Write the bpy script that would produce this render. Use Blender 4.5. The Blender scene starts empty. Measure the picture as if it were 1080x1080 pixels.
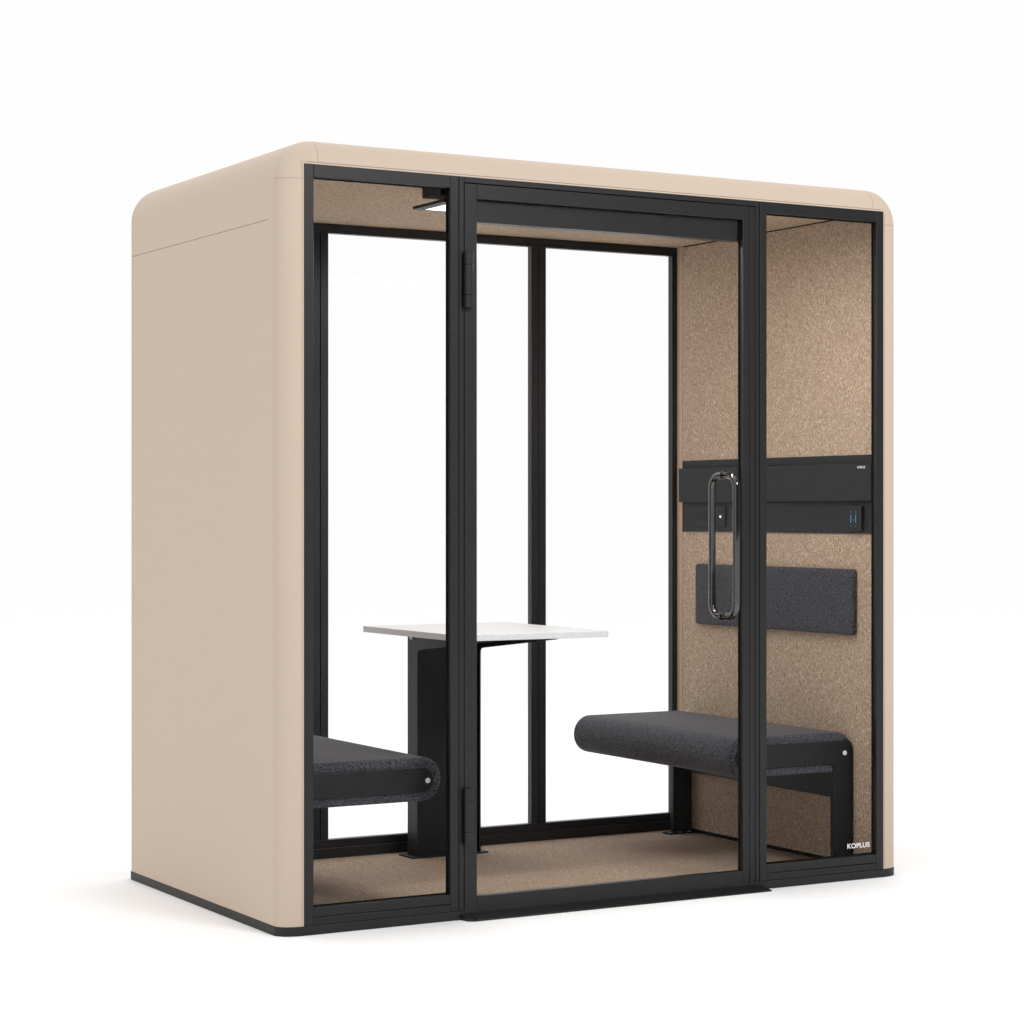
import bpy, bmesh, math
from mathutils import Vector, Matrix

scene = bpy.context.scene
COL = scene.collection

# ------------------------------------------------------------------ helpers
def link(name, bm, mat, parent=None, bevel=0.0, smooth=False, seg=2, angle=35):
    bmesh.ops.recalc_face_normals(bm, faces=bm.faces)
    me = bpy.data.meshes.new(name)
    bm.to_mesh(me); bm.free()
    o = bpy.data.objects.new(name, me)
    COL.objects.link(o)
    if mat is not None:
        me.materials.append(mat)
    if parent is not None:
        o.parent = parent
        o.matrix_parent_inverse = Matrix.Identity(4)
    if bevel > 0:
        m = o.modifiers.new('bevel', 'BEVEL')
        m.width = bevel; m.segments = seg; m.limit_method = 'ANGLE'
        m.angle_limit = math.radians(40); m.harden_normals = False
    if smooth or bevel > 0:
        for p in me.polygons:
            p.use_smooth = True
        try:
            me.set_sharp_from_angle(angle=math.radians(angle))
        except Exception:
            pass
    return o

def thing(name, label, cat, loc=(0, 0, 0), group=None):
    o = bpy.data.objects.new(name, None)
    o.empty_display_size = .1
    COL.objects.link(o)
    o.location = loc
    o['label'] = label; o['category'] = cat
    if group: o['group'] = group
    return o

def bx(bm, x0, x1, y0, y1, z0, z1):
    v = [bm.verts.new((x, y, z)) for x in (x0, x1) for y in (y0, y1) for z in (z0, z1)]
    for f in ((0, 1, 3, 2), (4, 6, 7, 5), (0, 4, 5, 1), (2, 3, 7, 6), (0, 2, 6, 4), (1, 5, 7, 3)):
        bm.faces.new([v[i] for i in f])

def boxes(*bs):
    bm = bmesh.new()
    for b in bs: bx(bm, *b)
    return bm

def prism(pts, a0, a1, axis):
    """extrude polygon pts along an axis: 'z' pts=(x,y); 'y' pts=(x,z); 'x' pts=(y,z)"""
    bm = bmesh.new()
    def P(p, a):
        return {'z': (p[0], p[1], a), 'y': (p[0], a, p[1]), 'x': (a, p[0], p[1])}[axis]
    A = [bm.verts.new(P(p, a0)) for p in pts]
    B = [bm.verts.new(P(p, a1)) for p in pts]
    n = len(pts)
    bm.faces.new(A); bm.faces.new(B[::-1])
    for i in range(n):
        bm.faces.new((A[i], A[(i+1) % n], B[(i+1) % n], B[i]))
    return bm

def grid_sweep(rings, closed_ring=True, caps=True):
    bm = bmesh.new()
    V = [[bm.verts.new(p) for p in r] for r in rings]
    n = len(V[0])
    for a, b in zip(V[:-1], V[1:]):
        for i in range(n if closed_ring else n-1):
            j = (i+1) % n
            bm.faces.new((a[i], a[j], b[j], b[i]))
    if caps:
        bm.faces.new(V[0]); bm.faces.new(V[-1][::-1])
    return bm

def arc(cx, cz, r, a0, a1, n):
    return [(cx + r*math.cos(math.radians(a0+(a1-a0)*i/n)), cz + r*math.sin(math.radians(a0+(a1-a0)*i/n))) for i in range(n+1)]

def tube(bm, pts, r, n=20, closed=False):
    pts = [Vector(p) for p in pts]
    N = len(pts)
    rings = []
    ref = None
    for i, p in enumerate(pts):
        if closed:
            t = (pts[(i+1) % N]-pts[i-1]).normalized()
        else:
            t = (pts[min(i+1, N-1)]-pts[max(i-1, 0)]).normalized()
        if ref is None:
            ref = t.orthogonal().normalized()
        u = (ref - t*ref.dot(t)).normalized(); ref = u
        w = t.cross(u)
        rings.append([bm.verts.new(p+r*(math.cos(2*math.pi*k/n)*u+math.sin(2*math.pi*k/n)*w)) for k in range(n)])
    for i in range(N if closed else N-1):
        a, b = rings[i], rings[(i+1) % N]
        for k in range(n):
            bm.faces.new((a[k], a[(k+1) % n], b[(k+1) % n], b[k]))
    if not closed:
        bm.faces.new(rings[0]); bm.faces.new(rings[-1][::-1])

def cyl(bm, c, axis, r, h, n=24):
    c = Vector(c); d = Vector(axis).normalized()
    tube(bm, [c-d*h/2, c+d*h/2], r, n)

def text_obj(name, body, mat, parent, x_len, height, depth, matrix, bold=.02):
    cu = bpy.data.curves.new(name, 'FONT')
    cu.body = body; cu.size = 1; cu.offset = bold; cu.extrude = .02; cu.space_character = 1.02
    tmp = bpy.data.objects.new(name, cu)
    COL.objects.link(tmp)
    bpy.context.view_layer.update()
    me = bpy.data.meshes.new_from_object(tmp)
    bpy.data.objects.remove(tmp); bpy.data.curves.remove(cu)
    xs = [v.co.x for v in me.vertices]; ys = [v.co.y for v in me.vertices]; zs = [v.co.z for v in me.vertices]
    for v in me.vertices:
        q = Vector(((v.co.x-min(xs))/(max(xs)-min(xs))*x_len, (v.co.y-min(ys))/(max(ys)-min(ys))*height,
                    (v.co.z-min(zs))/(max(zs)-min(zs))*depth))
        v.co = matrix @ q
    me.name = name
    me.materials.clear(); me.materials.append(mat)
    o = bpy.data.objects.new(name, me); COL.objects.link(o)
    o.parent = parent
    return o

# ------------------------------------------------------------------ materials
def new_mat(name):
    m = bpy.data.materials.new(name); m.use_nodes = True
    nt = m.node_tree; b = nt.nodes['Principled BSDF']
    return m, nt, b

def N(nt, t, **kw):
    n = nt.nodes.new(t)
    for k, v in kw.items():
        if k.startswith('in_'):
            n.inputs[k[3:].replace('_', ' ')].default_value = v
        else:
            setattr(n, k, v)
    return n

def ramp(nt, src, stops):
    r = nt.nodes.new('ShaderNodeValToRGB')
    e = r.color_ramp.elements
    while len(e) < len(stops): e.new(.5)
    for el, (p, c) in zip(e, stops):
        el.position = p; el.color = (*c, 1) if len(c) == 3 else c
    nt.links.new(src, r.inputs[0])
    return r

def bump(nt, b, src, strength, dist=.002):
    n = nt.nodes.new('ShaderNodeBump')
    n.inputs['Strength'].default_value = strength; n.inputs['Distance'].default_value = dist
    nt.links.new(src, n.inputs['Height']); nt.links.new(n.outputs[0], b.inputs['Normal'])
    return n

def plain(name, col, rough, spec=.5, metal=0.0, noise=0.0, scale=60, bmp=0.0, bscale=900):
    m, nt, b = new_mat(name)
    b.inputs['Roughness'].default_value = rough
    b.inputs['Specular IOR Level'].default_value = spec
    b.inputs['Metallic'].default_value = metal
    tc = N(nt, 'ShaderNodeTexCoord')
    if noise > 0:
        t = N(nt, 'ShaderNodeTexNoise', in_Scale=scale, in_Detail=5.0, in_Roughness=.6)
        nt.links.new(tc.outputs['Object'], t.inputs['Vector'])
        lo = tuple(c*(1-noise) for c in col); hi = tuple(min(1, c*(1+noise)) for c in col)
        r = ramp(nt, t.outputs[0], [(.3, lo), (.7, hi)])
        nt.links.new(r.outputs[0], b.inputs['Base Color'])
    else:
        b.inputs['Base Color'].default_value = (*col, 1)
    if bmp > 0:
        t2 = N(nt, 'ShaderNodeTexNoise', in_Scale=bscale, in_Detail=2.0)
        nt.links.new(tc.outputs['Object'], t2.inputs['Vector'])
        bump(nt, b, t2.outputs[0], bmp, .0006)
    return m

M_shell = plain('beige_laminate', (.538, .433, .346), .6, .25, noise=.03, scale=420, bmp=.12, bscale=600)
M_frame = plain('black_powder_coat', (.008, .008, .0083), .40, .38, noise=.15, scale=30, bmp=.05, bscale=1500)
M_plinth = plain('plinth_black', (.013, .013, .013), .5, .35, noise=.15, scale=30)
M_steel = plain('black_steel', (.006, .006, .0066), .5, .28, noise=.2, scale=40)
M_chrome = plain('black_nickel', (.10, .098, .095), .06, .5, metal=1.0)
M_bolt = plain('zinc_bolt', (.70, .70, .70), .3, .6)
M_rail = plain('charcoal_laminate', (.019, .0195, .020), .6, .25, noise=.25, scale=260, bmp=.06)
M_white_ink = plain('white_print', (.85, .85, .85), .5, .2)
M_dark_gap = plain('gasket_black', (.008, .008, .008), .8, .1)
M_beige_strip = plain('beige_edge_strip', (.50, .37, .265), .75, .2, noise=.08, scale=120)
M_floor = plain('white_studio_floor', (.912, .912, .912), .8, .0)

def felt(name, dark, mid, light, scale=160.0):
    m, nt, b = new_mat(name)
    b.inputs['Roughness'].default_value = .95; b.inputs['Specular IOR Level'].default_value = .1
    tc = N(nt, 'ShaderNodeTexCoord')
    # stretch and shear the noise so it reads as short tangled fibres
    mp = N(nt, 'ShaderNodeMapping'); mp.inputs['Rotation'].default_value = (.5, .4, .7)
    mp.inputs['Scale'].default_value = (1.0, 1.9, .8)
    nt.links.new(tc.outputs['Object'], mp.inputs['Vector'])
    t = N(nt, 'ShaderNodeTexNoise', in_Scale=scale, in_Detail=3.0, in_Roughness=.65, in_Distortion=1.2)
    nt.links.new(mp.outputs[0], t.inputs['Vector'])
    r = ramp(nt, t.outputs[0], [(.33, dark), (.47, mid), (.56, mid), (.68, light)])
    t3 = N(nt, 'ShaderNodeTexNoise', in_Scale=420.0, in_Detail=2.0)
    nt.links.new(tc.outputs['Object'], t3.inputs['Vector'])
    r3 = ramp(nt, t3.outputs[0], [(.35, (.62, .60, .58)), (.65, (1.35, 1.36, 1.38))])
    mx = N(nt, 'ShaderNodeMix', data_type='RGBA', blend_type='MULTIPLY')
    mx.inputs[0].default_value = .8
    nt.links.new(r.outputs[0], mx.inputs[6]); nt.links.new(r3.outputs[0], mx.inputs[7])
    nt.links.new(mx.outputs[2], b.inputs['Base Color'])
    bump(nt, b, t.outputs[0], .35, .002)
    return m

M_felt = felt('tan_felt', (.110, .068, .042), (.43, .318, .228), (.86, .735, .60))
M_carpet = felt('tan_carpet', (.085, .055, .035), (.335, .245, .178), (.80, .66, .54), 175.0)

def fabric(name, a, c):
    m, nt, b = new_mat(name)
    b.inputs['Roughness'].default_value = .9; b.inputs['Specular IOR Level'].default_value = .15
    b.inputs['Sheen Weight'].default_value = .12
    tc = N(nt, 'ShaderNodeTexCoord')
    def streak(sc, stretch):
        mp = N(nt, 'ShaderNodeMapping'); mp.inputs['Scale'].default_value = stretch
        nt.links.new(tc.outputs['Object'], mp.inputs['Vector'])
        t = N(nt, 'ShaderNodeTexNoise', in_Scale=sc, in_Detail=2.0, in_Roughness=.6)
        nt.links.new(mp.outputs[0], t.inputs['Vector'])
        return t
    w1 = streak(310, (1, .38, 1)); w2 = streak(310, (.42, 1, .5))
    ad = N(nt, 'ShaderNodeMath', operation='ADD'); nt.links.new(w1.outputs[0], ad.inputs[0]); nt.links.new(w2.outputs[0], ad.inputs[1])
    ml = N(nt, 'ShaderNodeMath', operation='MULTIPLY'); ml.inputs[1].default_value = .5
    nt.links.new(ad.outputs[0], ml.inputs[0])
    r = ramp(nt, ml.outputs[0], [(.36, a), (.64, c)])
    nt.links.new(r.outputs[0], b.inputs['Base Color'])
    bump(nt, b, ml.outputs[0], .08, .002)
    return m

M_fabric = fabric('charcoal_weave', (.003, .003, .004), (.094, .091, .107))

def table_mat():
    m, nt, b = new_mat('speckled_white_laminate')
    b.inputs['Roughness'].default_value = .45; b.inputs['Specular IOR Level'].default_value = .4
    tc = N(nt, 'ShaderNodeTexCoord')
    t = N(nt, 'ShaderNodeTexNoise', in_Scale=260.0, in_Detail=3.0)
    nt.links.new(tc.outputs['Object'], t.inputs['Vector'])
    r = ramp(nt, t.outputs[0], [(.3, (.52, .528, .54)), (.46, (.655, .662, .675)), (.7, (.685, .69, .70))])
    nt.links.new(r.outputs[0], b.inputs['Base Color'])
    return m
M_table = table_mat()

def glass_mat():
    m = bpy.data.materials.new('clear_coated_glass'); m.use_nodes = True
    nt = m.node_tree; nt.nodes.clear()
    out = N(nt, 'ShaderNodeOutputMaterial')
    tr = N(nt, 'ShaderNodeBsdfTransparent'); tr.inputs[0].default_value = (1, 1, 1, 1)
    gl = N(nt, 'ShaderNodeBsdfGlossy'); gl.inputs['Roughness'].default_value = .0
    fr = N(nt, 'ShaderNodeFresnel'); fr.inputs['IOR'].default_value = 1.10
    mx = N(nt, 'ShaderNodeMixShader')
    ge = N(nt, 'ShaderNodeNewGeometry')          # reflect at the outer faces only, no trapping inside the pane
    sb = N(nt, 'ShaderNodeMath', operation='SUBTRACT'); sb.inputs[0].default_value = 1.0
    nt.links.new(ge.outputs['Backfacing'], sb.inputs[1])
    ml = N(nt, 'ShaderNodeMath', operation='MULTIPLY')
    nt.links.new(fr.outputs[0], ml.inputs[0]); nt.links.new(sb.outputs[0], ml.inputs[1])
    nt.links.new(ml.outputs[0], mx.inputs[0]); nt.links.new(tr.outputs[0], mx.inputs[1]); nt.links.new(gl.outputs[0], mx.inputs[2])
    nt.links.new(mx.outputs[0], out.inputs[0])
    return m
M_glass = glass_mat()

def emit(name, col, s):
    m, nt, b = new_mat(name)
    b.inputs['Base Color'].default_value = (.8, .8, .8, 1)
    b.inputs['Emission Color'].default_value = (*col, 1); b.inputs['Emission Strength'].default_value = s
    return m
M_diff = emit('lit_diffuser', (1, .98, .95), 1.4)
M_led = emit('blue_led', (.05, .42, .70), .8)
M_led.node_tree.nodes['Principled BSDF'].inputs['Base Color'].default_value = (.01, .02, .03, 1)
M_dot = emit('white_led', (1, 1, 1), .9)

# ------------------------------------------------------------------ dimensions (metres)
W, H, D, E = 2.100, 2.200, 1.236, .072      # frame width, frame top, depth, shell overhang
ED = .048                                   # depth of the rounded edge
ZB = .026                                   # plinth height
CR = .043                                   # roof corner: centre offset from the frame corner
XL, XR = .010, 2.090                        # felt wall faces
ZC = 2.201                                  # ceiling
ZF = .016                                   # carpet
YB = 1.200                                  # back frame face
FD = .026                                   # front frame depth

# ------------------------------------------------------------------ setting
bm = bmesh.new()
S = 300
bm.faces.new([bm.verts.new(p) for p in ((-S, -S, 0), (S, -S, 0), (S, S, 0), (-S, S, 0))])
fl = link('ground', bm, M_floor); fl['kind'] = 'structure'

# ------------------------------------------------------------------ the booth
booth = thing('meeting_booth', 'large beige meeting booth with rounded shell, black frame and glass door on white floor',
              'office booth', (0, 0, 0))

# plinth
def rrect(x0, x1, y0, y1, r, n=14, ry=None):
    k = (ry or r)/r
    def q(cx, cy, a0): return [(x, cy+(y-cy)*k) for x, y in arc(cx, cy, r, a0, a0+90, n)]
    return q(x0+r, y0+r*k, 180)+q(x1-r, y0+r*k, 270)+q(x1-r, y1-r*k, 0)+q(x0+r, y1-r*k, 90)
g = .0025
po = rrect(-E-g, W+E+g, -.0008, D+g, E+g, ry=ED+g); pi_ = rrect(-.002, W+.002, FD, YB+.002, .004)
bm = bmesh.new()
PV = [[bm.verts.new((x, y, z)) for x, y in L] for L, z in ((po, 0), (po, ZB), (pi_, ZB), (pi_, 0))]
for k in range(4):
    A_, B_ = PV[k], PV[(k+1) % 4]
    for i in range(len(po)):
        j = (i+1) % len(po); bm.faces.new((A_[i], A_[j], B_[j], B_[i]))
link('plinth', bm, M_plinth, booth, .0012)

# side panels and roof panel
SEAM = 2.045
y0, y1 = ED+.0010, D-ED-.0010
for x0, x1 in ((-E, -.004), (W+.004, W+E)):
    bm = boxes((x0, x1, .0875, y1, ZB+.001, SEAM-.0007), (x0, x1, y0, .0875, ZB+.001, SEAM+.0007))
    link('side_panel', bm, M_shell, booth)

def shell_path(n=16):
    """outer outline (x, z, nx, nz) from the left roof seam over the top to the right seam"""
    R = E+CR
    p = [(-E, SEAM+.0007, -1, 0)]
    for i in range(n+1):
        a = math.radians(180-90*i/n); p.append((CR+R*math.cos(a), H-CR+R*math.sin(a), math.cos(a), math.sin(a)))
    for i in range(n+1):
        a = math.radians(90-90*i/n); p.append((W-CR+R*math.cos(a), H-CR+R*math.sin(a), math.cos(a), math.sin(a)))
    p.append((W+E, SEAM+.0007, 1, 0))
    return p
sp = shell_path()
outer = [(x, z) for x, z, _, _ in sp]; inner = [(x-nx*.052, z-nz*.052) for x, z, nx, nz in sp]
bm = bmesh.new()
R4 = [[bm.verts.new((x, y, z)) for x, z in L] for L, y in ((outer, y0), (outer, y1), (inner, y1), (inner, y0))]
for i in range(len(sp)-1):
    for k in range(4):
        a, b = R4[k], R4[(k+1) % 4]
        bm.faces.new((a[i], a[i+1], b[i+1], b[i]))
bm.faces.new([r[0] for r in R4]); bm.faces.new([r[-1] for r in R4][::-1])
link('roof_panel', bm, M_shell, booth, smooth=True)

# rounded edge trim, front and back rings
LIP = .0062
def trim_profile():
    pts = []
    n = 14
    for i in range(n+1):
        f = math.radians(90*i/n)
        pts.append((E-E*math.cos(f), ED-ED*math.sin(f)))
    pts = [p for p in pts if p[0] < E-LIP-.002]
    pts.append((E-LIP, .0002))
    k = len(pts)-1
    pts += [(E-LIP, .030), (.052, ED), ]
    return pts, k
TP, TK = trim_profile()
def tpos(p, n, o, y, front, square=None):
    yy = y if front else D-y
    if square and o >= E-LIP-1e-6:
        d = Vector(n); d /= max(abs(d.x), abs(d.y))
        r = CR+LIP
        return (square[0]+d.x*r, yy, square[1]+d.y*r)
    return (p[0]-n[0]*o, yy, p[1]-n[1]*o)
gp = .0008
for front in (True, False):
    for side, nx in ((-E, -1), (W+E, 1)):
        rings = [[tpos((side, z), (nx, 0), o, y, front) for o, y in TP] for z in (ZB+.001, H-CR-gp)]
        link('edge_trim', grid_sweep(rings), M_shell, booth, smooth=True)
    rings = [[tpos((x, H+E), (0, 1), o, y, front) for o, y in TP] for x in (CR+gp, W-CR-gp)]
    link('edge_trim', grid_sweep(rings), M_shell, booth, smooth=True)
    for c, a0, a1 in (((CR, H-CR), 180, 90), ((W-CR, H-CR), 90, 0)):
        rings = []
        for i in range(25):
            a = math.radians(a0+(a1-a0)*i/24); n = (math.cos(a), math.sin(a))
            p = (c[0]+(E+CR)*n[0], c[1]+(E+CR)*n[1])
            rings.append([tpos(p, n, o, y, front, c) for o, y in TP])
        link('corner_trim', grid_sweep(rings), M_shell, booth, smooth=True)
    # thin flat lip between trim and frame
    ya, yb = (.0006, .030) if front else (D-.030, D-.0006)
    link('trim_lip', boxes((-.005, -.0002, ya, yb, ZB+.001, H), (W+.0002, W+.005, ya, yb, ZB+.001, H),
                           (-.005, W+.005, ya, yb, H+.0002, H+.005)), M_shell, booth)

# front frame ------------------------------------------------------
PL0, PL1, PR0, PR1 = .4730, .5195, 1.5805, 1.6240
GT, GB = 2.164, .078
J = .030
fr = boxes(
    (0, J, 0, FD, ZB+.0005, H), (W-J, W, 0, FD, ZB+.0005, H),                  # jambs
    (J, PL0, 0, FD, GT, H), (PR1, W-J, 0, FD, GT, H),                          # heads of the side bays
    (PL0, .5015, 0, FD, ZB+.0005, H), (.5035, PL1, .0006, FD, ZB+.0005, H),    # post beside the hinges
    (PR0, 1.5955, .0006, FD, ZB+.0005, H), (1.5975, PR1, 0, FD, ZB+.0005, H),  # post beside the handle
    (PL1, PR0, 0, FD, 2.1835, H),                                              # door head
    (J, PL0, 0, FD, .0505, GB), (PR1, W-J, 0, FD, .0505, GB),                  # bottom rails
    (J, PL0, .0006, FD, ZB+.0005, .0488), (PR1, W-J, .0006, FD, ZB+.0005, .0488),
)
bx(fr, .4985, .5065, .006, FD-.002, .05, H-.01); bx(fr, 1.5925, 1.6005, .006, FD-.002, .05, H-.01)
bx(fr, .02, .49, .006, FD-.002, .04, .06); bx(fr, 1.61, 2.08, .006, FD-.002, .04, .06)
frame = link('front_frame', fr, M_frame, booth, .0014)
pl = link('window_pane', boxes((J-.003, PL0+.003, .011, .017, GB-.003, GT+.003)), M_glass, booth)
pr = link('window_pane', boxes((PR1-.003, W-J+.003, .011, .017, GB-.003, GT+.003)), M_glass, booth)
# rubber seal around panes (thin dark lines)
def seal(x0, x1, z0, z1, y, parent, t=.0035):
    bm = boxes((x0, x0+t, y, y+.004, z0, z1), (x1-t, x1, y, y+.004, z0, z1),
               (x0+t, x1-t, y, y+.004, z0, z0+t), (x0+t, x1-t, y, y+.004, z1-t, z1))
    link('seal', bm, M_dark_gap, parent)
seal(J+.0003, PL0-.0003, GB+.0003, GT-.0003, .018, pl)
seal(PR1+.0003, W-J-.0003, GB+.0003, GT-.0003, .018, pr)
mt = Matrix.Translation((1.9575, .0108, .1025)) @ Matrix.Rotation(math.radians(90), 4, 'X')
text_obj('lettering', 'KOPLUS', M_white_ink, pr, .0925, .0165, .0006, mt, .016)

# door -------------------------------------------------------------
DX0, DX1, DZ0, DZ1 = .5215, 1.5788, .0210, 2.1810
GX0, GX1, DGB, DGT = .5635, 1.5310, .0660, 2.1370
dm = boxes((DX0, GX0, .0006, FD, DZ0, DZ1),
           (GX1, 1.5560, .0006, FD, DZ0, DZ1), (1.5576, DX1, .0010, FD, DZ0, DZ1),
           (GX0, GX1, .0006, FD, DGT, DZ1), (GX0, GX1, .0006, FD, DZ0, DGB))
bx(dm, 1.553, 1.561, .005, FD-.002, DZ0+.002, DZ1-.002)
door = link('door', dm, M_frame, booth, .0014)
dp = link('door_pane', boxes((GX0-.003, GX1+.003, .011, .017, DGB-.003, DGT+.003)), M_glass, door)
seal_t = boxes((GX1-.0074, GX1-.0002, .0228, .0598, 2.0705, 2.1369), (GX1-.004, GX1-.0003, .0175, .0225, DGB+.001, DGT-.001),  # first box is an added filler, blocks the lamp showing through the cover gap
               (GX0+.0003, GX0+.003, .0175, .0225, DGB+.001, DGT-.001))
link('door_seal_and_filler', seal_t, M_dark_gap, door)
link('closer_cover', boxes((GX0+.004, GX1-.0075, .0185, .060, 2.0705, 2.1365)), M_frame, door, .0015)
for zc in (1.894, .305):
    bm = bmesh.new()
    for za, zb in ((-.083, -.0455), (-.0448, .0448), (.0455, .083)):
        pts = rrect(.5140, .5435, -.0200, .0004, .0085, 8)
        b2 = prism(pts, zc+za, zc+zb, 'z')
        me = bpy.data.meshes.new('t'); b2.to_mesh(me); b2.free(); bm.from_mesh(me); bpy.data.meshes.remove(me)
    link('hinge', bm, M_frame, door, .0012, angle=30)
# pull handle: a D-pull on each face of the pane, bolted through
bm = bmesh.new()
HX, HT, HBt, HO, RC, TR = 1.4675, 1.3225, .8765, .066, .040, .0115
yc = .014
def dpull(s):
    P = []
    P.append((HX, yc+s*.0085, HT))
    for i in range(13):
        a = math.radians(90-90*i/12)
        P.append((HX, yc+s*(HO-RC+RC*math.cos(a)), HT-RC+RC*math.sin(a)))
    for i in range(13):
        a = math.radians(-90*i/12)
        P.append((HX, yc+s*(HO-RC+RC*math.cos(a)), HBt+RC+RC*math.sin(a)))
    P.append((HX, yc+s*.0085, HBt))
    return P
for s in (-1, 1):
    tube(bm, dpull(s), TR, 24)
for z in (HT, HBt):
    for s in (-1, 1):
        cyl(bm, (HX, yc+s*.0058, z), (0, 1, 0), .0140, .005, 28)
link('pull_handle', bm, M_chrome, door, smooth=True, angle=40)

# threshold ramp ----------------------------------------------------
def ramp_mesh(plan):
    bm = bmesh.new()
    zt = lambda y: .0045+(.0175-.0045)*(1+y/.047) if y > -.047 else .0045
    A = [bm.verts.new((x, y, .0006)) for x, y in plan]; B = [bm.verts.new((x, y, zt(y))) for x, y in plan]
    bm.faces.new(A); bm.faces.new(B[::-1])
    n = len(plan)
    for i in range(n): bm.faces.new((A[i], A[(i+1) % n], B[(i+1) % n], B[i]))
    return bm
th = link('threshold_ramp', ramp_mesh([(.5395, -.0016), (1.5955, -.0016), (1.6105, -.047), (.5395, -.047)]), M_frame, booth, .0008)
link('end_cap', ramp_mesh([(.5060, -.0016), (.5383, -.0016), (.5383, -.047), (.5290, -.047), (.5130, -.034)]), M_frame, th, .0008)

# back frame ----------------------------------------------------------
BD = .028
M0, M1 = 1.4555, 1.5165
BZ0, BZ1 = .078, 2.168
bk = boxes((0, .032, YB, YB+BD, ZB+.0005, H-.0005), (W-.032, W, YB, YB+BD, ZB+.0005, H-.0005),
           (.032, W-.032, YB, YB+BD, BZ1, H-.0005), (.032, W-.032, YB, YB+BD, ZB+.0005, BZ0))
for a, b in ((M0, M1), (W-M1, W-M0)):
    c = (a+b)/2
    bx(bk, a, c-.001, YB+.0005, YB+BD, BZ0, BZ1); bx(bk, c+.001, b, YB+.0005, YB+BD, BZ0, BZ1)
    bx(bk, c-.004, c+.004, YB+.006, YB+BD-.002, BZ0, BZ1)
bx(bk, .0, W, YB-.010, YB-.0005, ZF, .050)     # sill step on the inside
back = link('back_frame', bk, M_frame, booth, .0011)
for a, b in ((.032, W-M1), (W-M0, M0), (M1, W-.032)):
    link('window_pane', boxes((a-.003, b+.003, YB+.012, YB+.018, BZ0-.003, BZ1+.003)), M_glass, back)
# inner lining ----------------------------------------------------------
YS = 1.1635
link('ceiling_panel', boxes((XL+.0005, XR-.0005, FD+.001, YS, ZC, ZC+.009)), M_felt, booth)
for a, b in ((XL-.009, XL), (XR, XR+.009)):
    link('wall_panel', boxes((a, b, FD+.001, YS, .030, ZC-.0042)), M_felt, booth)
link('carpet', boxes((XL-.008, XR+.008, FD+.001, YB-.011, .003, ZF)), M_carpet, booth)
link('edge_strip', boxes((XL-.009, XL+.001, YS+.0015, YB-.0005, .030, ZC-.001), (XR-.001, XR+.009, YS+.0015, YB-.0005, .030, ZC-.001),
                         (XL-.009, XR+.009, YS+.0030, YB-.0005, ZC-.0008, ZC+.009)), M_beige_strip, booth)
for a, b in ((XL-.0088, XL-.004), (XR+.004, XR+.0088)):
    link('skirting', boxes((a, b, FD+.001, YB-.011, ZF, .0298)), M_dark_gap, booth)
link('seam_backing', boxes((XL-.0095, XL-.0092, FD+.001, YB-.001, .02, ZC+.008), (XR+.0092, XR+.0095, FD+.001, YB-.001, .02, ZC+.008),
                         (XL-.009, XR+.009, FD+.001, YB-.001, ZC+.0092, ZC+.0096)), M_dark_gap, booth)

# ------------------------------------------------------------------ ceiling light
LX0, LX1, LY0, LY1, LZ = .484, 1.616, .060, .261, 2.130
lamp = thing('ceiling_light', 'flat black framed ceiling light with bright white diffuser, hanging under the felt ceiling', 'ceiling light', (1.05, .16, ZC))
def lk(name, bm, mat, par, off, **k):
    bmesh.ops.translate(bm, verts=bm.verts, vec=(-off[0], -off[1], -off[2]))
    return link(name, bm, mat, par, **k)
lo = tuple(lamp.location)
bw, bl = .034, .006
lk('housing', boxes((.479, 1.621, .075, .190, 2.155, ZC-.0002)), M_steel, lamp, lo, bevel=.001)
lk('light_frame', boxes((LX0, LX0+bw, LY0, LY1, LZ, LZ+.007), (LX1-bw, LX1, LY0, LY1, LZ, LZ+.007),
                  (LX0+bw, LX1-bw, LY0, LY0+bl, LZ, LZ+.007), (LX0+bw, LX1-bw, LY1-bl, LY1, LZ, LZ+.007),
                  (LX0, LX1, LY0, LY1, LZ+.0072, LZ+.0092), (.56, .59, .10, .16, LZ+.0094, 2.1548), (1.51, 1.54, .10, .16, LZ+.0094, 2.1548)), M_steel, lamp, lo)
lk('diffuser', boxes((LX0+bw+.0002, LX1-bw-.0002, LY0+bl+.0002, LY1-bl-.0002, LZ+.0012, LZ+.0065)), M_diff, lamp, lo)

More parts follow.
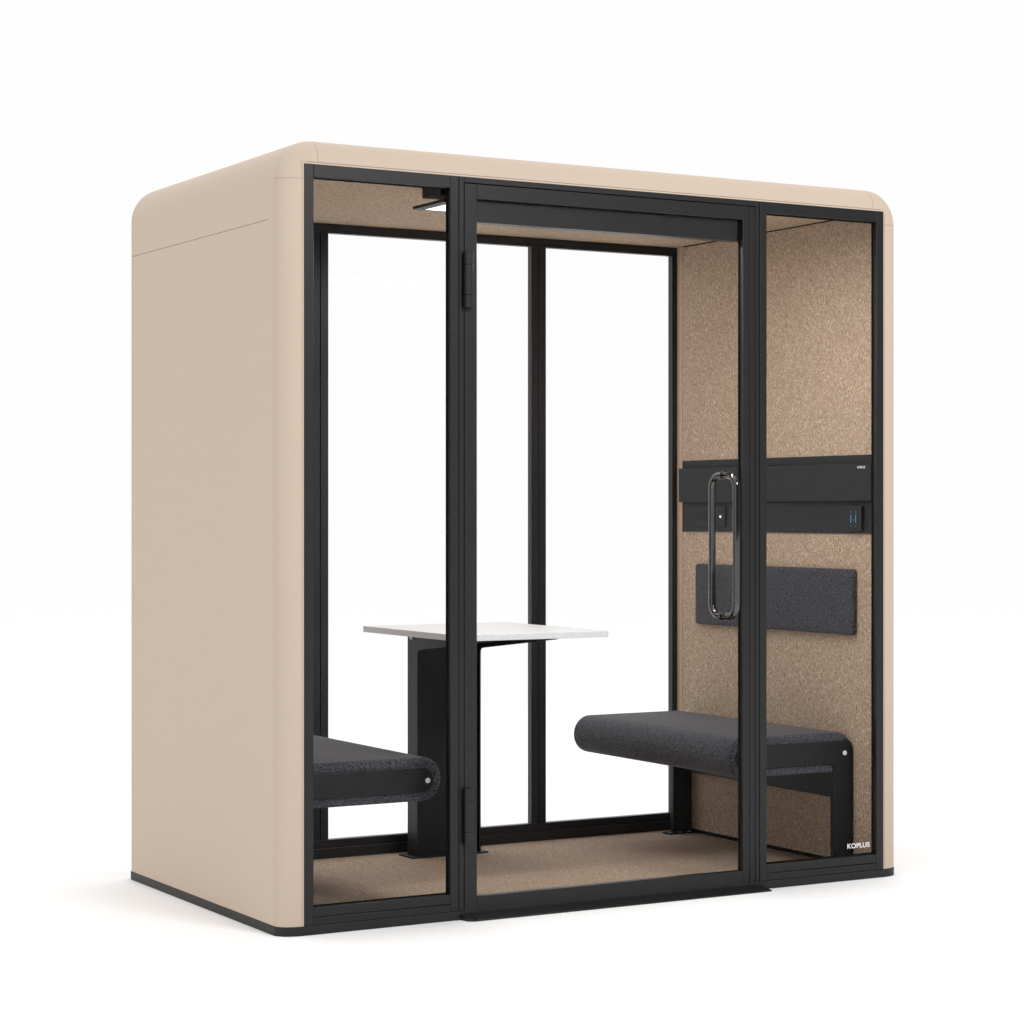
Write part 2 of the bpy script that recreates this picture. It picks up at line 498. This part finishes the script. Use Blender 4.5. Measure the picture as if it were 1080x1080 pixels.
# ------------------------------------------------------------------ benches
BC = (1.834, .631)                       # plan centre of the right bench
def make_bench(label):
    t = thing('bench', label, 'bench', (BC[0], BC[1], ZF), 'wall benches in the booth')
    off = (BC[0], BC[1], ZF)
    xa, xb, zc, r = 1.5775, 2.0885, .4045, .0665
    ya, yb = .1500, 1.1120
    # upholstered slab: stadium section with slightly rolled ends
    outl = arc(xb-r, zc, r, -90, 90, 18)+arc(xa+r, zc, r, 90, 270, 18)
    cxm = (xa+xb)/2
    rings = []
    for y, ins in ((ya, .020), (ya, .006), (ya+.0015, .0025), (ya+.004, .0006), (ya+.008, 0), (yb-.008, 0), (yb-.004, .0006), (yb-.0015, .0025), (yb, .006), (yb, .020)):
        rr = r-ins
        o2 = arc(xb-r, zc, rr, -90, 90, 18)+arc(xa+r, zc, rr, 90, 270, 18)
        rings.append([(p[0], y, p[1]) for p in o2])
    lk('seat_cushion', grid_sweep(rings), M_fabric, t, off, smooth=True, angle=60)
    # end frames: arm under the cushion edge, leg down the wall
    pz0, pz1, pr_ = .3650, .4400, .0375
    lx0, lx1 = 2.0050, 2.0868
    zc2 = (pz0+pz1)/2
    poly = (arc(xa+.030+pr_, zc2, pr_, 90, 270, 14) + [(lx0-.006, pz0), (lx0, pz0-.006), (lx0, ZF+.006), (lx1, ZF+.006)] +
            arc(lx1-.050, zc2+.002, .050, 0, 50, 8) + [(lx1-.050, pz1)])
    for yy0, yy1, so in ((.1425, .1625, -1), (1.0995, 1.1195, 1)):
        f = lk('end_frame', prism(poly, yy0, yy1, 'y'), M_steel, t, off, bevel=.0012)
        yo = yy0 if so < 0 else yy1
        for bxp in (2.0500, xa+.050):
            bm = bmesh.new()
            cyl(bm, (bxp, yo+so*.0012, zc2-.002), (0, 1, 0), .0078, .0024, 20)
            cyl(bm, (bxp, yo+so*.0030, zc2-.002), (0, 1, 0), .0050, .0016, 20)
            lk('bolt', bm, M_bolt, f, off, smooth=True)
        bm = bmesh.new()
        bx(bm, lx0-.030, lx1, yy0-.020, yy1+.010, ZF, ZF+.0055)
        lk('foot_plate', bm, M_steel, f, off, bevel=.001)
        for px, py in ((lx0-.018, yy0-.006), (lx0+.022, yy0-.012), (lx0+.062, yy0-.012)):
            bm = bmesh.new()
            cyl(bm, (px, py, ZF+.0065), (0, 0, 1), .0035, .002, 14)
            lk('foot_screw', bm, M_bolt, f, off, smooth=True)
    lk('wall_bar', boxes((2.060, 2.0866, .1635, 1.0985, .243, .3370)), M_steel, t, off, bevel=.001)
    return t
b1 = make_bench('dark charcoal fabric bench along the right wall, below the small backrest pad')
b2 = b1.copy(); COL.objects.link(b2)
for ch in list(b1.children):
    c = ch.copy(); COL.objects.link(c); c.parent = b2
    for gch in list(ch.children):
        q = gch.copy(); COL.objects.link(q); q.parent = c
b2['label'] = 'dark charcoal fabric bench at the left wall, partly hidden by the beige shell'
b2.location = (W-BC[0], BC[1], ZF); b2.rotation_euler = (0, 0, math.pi)

# ------------------------------------------------------------------ table
TX0, TX1, TY0, TY1, TZ, TT = .7345, 1.2975, .428, 1.117, .8160, .0205
tab = thing('meeting_table', 'small white rectangular table on one black steel pedestal against the back window', 'table', (1.03, 1.08, ZF))
to = tuple(tab.location)
lk('tabletop', prism(rrect(TX0, TX1, TY0, TY1, .006, 5), TZ-TT, TZ, 'z'), M_table, tab, to, bevel=.001)
SX0, SX1, SY0, SY1 = .9060, 1.1560, 1.0400, 1.1140
zt = TZ-TT-.0003
ri = .018
side = ([(SY1, ZF+.0055), (SY1, zt), (.520, zt), (.520, zt-.008)] + [(SY0-.018, .7335)] +
        [(SY0-.004, .7290), (SY0, .7180), (SY0, ZF+.0055)])
for xa, xb in ((SX0, SX0+.006), (SX1-.006, SX1)):
    lk('side_plate', prism(side, xa, xb, 'x'), M_steel, tab, to, bevel=.0008)
lk('pedestal_back', boxes((SX0+.0062, SX1-.0062, SY1-.006, SY1-.0004, ZF+.0057, zt), (SX0+.0062, SX1-.0062, .62, SY1-.0064, zt-.005, zt)), M_steel, tab, to)
lk('base_plate', prism(rrect(SX0-.025, SX1+.025, SY0-.012, SY1+.020, .004, 4), ZF, ZF+.0055, 'z'), M_steel, tab, to, bevel=.0008)
for z in (.784, .772):
    bm = bmesh.new()
    cyl(bm, (SX0-.003, 1.090-(.784-z)*.8, z), (1, 0, 0), .0055, .006, 16)
    lk('bolt', bm, M_bolt, tab, to, smooth=True)

# ------------------------------------------------------------------ wall rail with power module
rail = thing('wall_rail', 'long charcoal wall rail with cable flap and power sockets, fixed above the backrest pad', 'wall rail', (XR, .604, 1.266))
ro = tuple(rail.location)
lk('back_board', boxes((XR-.0045, XR-.0002, .0420, 1.1600, 1.1345, 1.3980)), M_rail, rail, ro, bevel=.0008)
fp = lk('flap', boxes((XR-.0190, XR-.0048, .0300, 1.1620, 1.2440, 1.3695)), M_rail, rail, ro, bevel=.001)
# lettering faces -x, reading from far to near
mt = Matrix(((0, 0, -1, XR-.0190-ro[0]), (-1, 0, 0, .1000-ro[1]), (0, 1, 0, 1.3525-ro[2]), (0, 0, 0, 1)))
text_obj('lettering', 'KOPLUS', M_white_ink, fp, .040, .0075, .0005, mt, .012)
pm = lk('power_module', boxes((XR-.0160, XR-.0047, .0850, .1690, 1.1425, 1.2265)), M_rail, rail, ro, bevel=.0012)
bm = bmesh.new()
xp = XR-.0164
for yy in (.1395, .1140):
    bx(bm, xp, xp+.0006, yy-.0012, yy+.0012, 1.171, 1.197)
    for zz in (1.2085, 1.203, 1.160):
        bx(bm, xp, xp+.0006, yy-.0011, yy+.0011, zz-.0011, zz+.0011)
bx(bm, xp, xp+.0006, .1255, .1285, 1.179, 1.182)
lk('port_light', bm, M_led, pm, ro)
cp = lk('control_plate', boxes((XR-.0085, XR-.0047, .8780, 1.0930, 1.1530, 1.2285)), M_rail, rail, ro, bevel=.001)
bm = bmesh.new()
cyl(bm, (XR-.0088, .907, 1.190), (1, 0, 0), .0045, .001, 18)
lk('indicator_light', bm, M_dot, cp, ro)
for yy in (1.035, .985):
    bm = bmesh.new()
    for a, b, c, d in ((-.014, .014, .0125, .014), (-.014, .014, -.014, -.0125), (-.014, -.0125, -.0125, .0125), (.0125, .014, -.0125, .0125)):
        bx(bm, XR-.0090, XR-.0086, yy+a, yy+b, 1.190+c, 1.190+d)
    lk('socket_outline', bm, M_dark_gap, cp, ro)

# ------------------------------------------------------------------ backrest pad
def pad():
    ya, yb, za, zb = .1235, 1.0520, .7940, 1.0155
    rings = []
    for x, ins in ((XR-.0003, .006), (XR-.003, .0015), (XR-.006, 0), (XR-.015, 0), (XR-.0185, .001), (XR-.0208, .0032), (XR-.022, .007), (XR-.0226, .014)):
        rr = max(.004, .012-ins*.5)
        rings.append([(x, p[0], p[1]) for p in rrect(ya+ins, yb-ins, za+ins, zb-ins, rr, 6)])
    return grid_sweep(rings)
bp = link('backrest_pad', pad(), M_fabric, None, smooth=True, angle=60)
bp['label'] = 'low rectangular charcoal fabric backrest pad fixed on the felt wall above the bench'
bp['category'] = 'backrest'

# ------------------------------------------------------------------ camera
f_px, d0, hc = 2408.0, 6.5, 1.207
a = math.atan2(4185, f_px); b = math.atan2(1386, f_px)
F = Vector((math.cos(a), math.cos(b))).normalized(); Rv = Vector((F.y, -F.x))
s0 = (320.7-540)/f_px*d0
cp_ = -(F*d0+Rv*s0)
cam = bpy.data.cameras.new('camera'); co = bpy.data.objects.new('camera', cam); COL.objects.link(co)
cam.sensor_width = 36; cam.lens = f_px/1080*36; cam.clip_start = .05; cam.clip_end = 2000
co.location = (cp_.x, cp_.y, hc)
co.rotation_euler = (math.pi/2, 0, -math.atan2(F.x, F.y))
scene.camera = co

# ------------------------------------------------------------------ light
w = bpy.data.worlds.new('World'); scene.world = w; w.use_nodes = True
nt = w.node_tree
bg = nt.nodes['Background']
tc = N(nt, 'ShaderNodeTexCoord'); sx = N(nt, 'ShaderNodeSeparateXYZ')
nt.links.new(tc.outputs['Generated'], sx.inputs[0])
mr = N(nt, 'ShaderNodeMapRange'); mr.inputs['From Min'].default_value = .25; mr.inputs['From Max'].default_value = 1.0
mr.inputs['To Min'].default_value = .990; mr.inputs['To Max'].default_value = 1.60
nt.links.new(sx.outputs['Z'], mr.inputs['Value'])
# added dimming of the world at the front right, darkens frame and glass reflections
dv = N(nt, 'ShaderNodeVectorMath', operation='DOT_PRODUCT'); dv.inputs[1].default_value = (.35, -.937, 0)
nt.links.new(tc.outputs['Generated'], dv.inputs[0])
m2 = N(nt, 'ShaderNodeMapRange', interpolation_type='SMOOTHSTEP')
m2.inputs['From Min'].default_value = .15; m2.inputs['From Max'].default_value = .70
m2.inputs['To Min'].default_value = 1.0; m2.inputs['To Max'].default_value = .18
nt.links.new(dv.outputs['Value'], m2.inputs['Value'])
mm = N(nt, 'ShaderNodeMath', operation='MULTIPLY')
nt.links.new(mr.outputs[0], mm.inputs[0]); nt.links.new(m2.outputs[0], mm.inputs[1])
nt.links.new(mm.outputs[0], bg.inputs['Color'])
bg.inputs['Strength'].default_value = 1.0

def area(name, loc, target, sx_, sy_, power, col=(1, 1, 1)):
    l = bpy.data.lights.new(name, 'AREA'); l.shape = 'RECTANGLE'; l.size = sx_; l.size_y = sy_
    l.energy = power; l.color = col
    o = bpy.data.objects.new(name, l); COL.objects.link(o)
    o.location = loc
    o.rotation_euler = (Vector(target)-Vector(loc)).to_track_quat('-Z', 'Y').to_euler()
    return o
pl_ = area('panel_lamp', (1.05, .1605, LZ-.001), (1.05, .1606, 0), 1.06, .186, 13.5, (1, .98, .95))
area('overhead_fill', (1.05, 3.0, 6.5), (1.05, 3.0, 0), 4.0, 3.0, 30)  # added fill lamp, keeps the floor behind the booth white
area('front_softbox', (2.2, -6.4, 5.0), (1.0, .5, .8), 2.4, 1.8, 290)

scene.view_settings.view_transform = 'Standard'
scene.view_settings.look = 'None'
scene.view_settings.exposure = 0; scene.view_settings.gamma = 1
scene.view_settings.use_curve_mapping = False
scene.cycles.caustics_reflective = False; scene.cycles.caustics_refractive = False
scene.cycles.sample_clamp_indirect = 4.0
scene.cycles.max_bounces = 12; scene.cycles.transparent_max_bounces = 24
scene.cycles.diffuse_bounces = 6; scene.cycles.glossy_bounces = 4
scene.cycles.use_denoising = True; scene.cycles.denoiser = 'OPENIMAGEDENOISE'
scene.cycles.denoising_input_passes = 'RGB_ALBEDO_NORMAL'; scene.cycles.denoising_prefilter = 'ACCURATE'
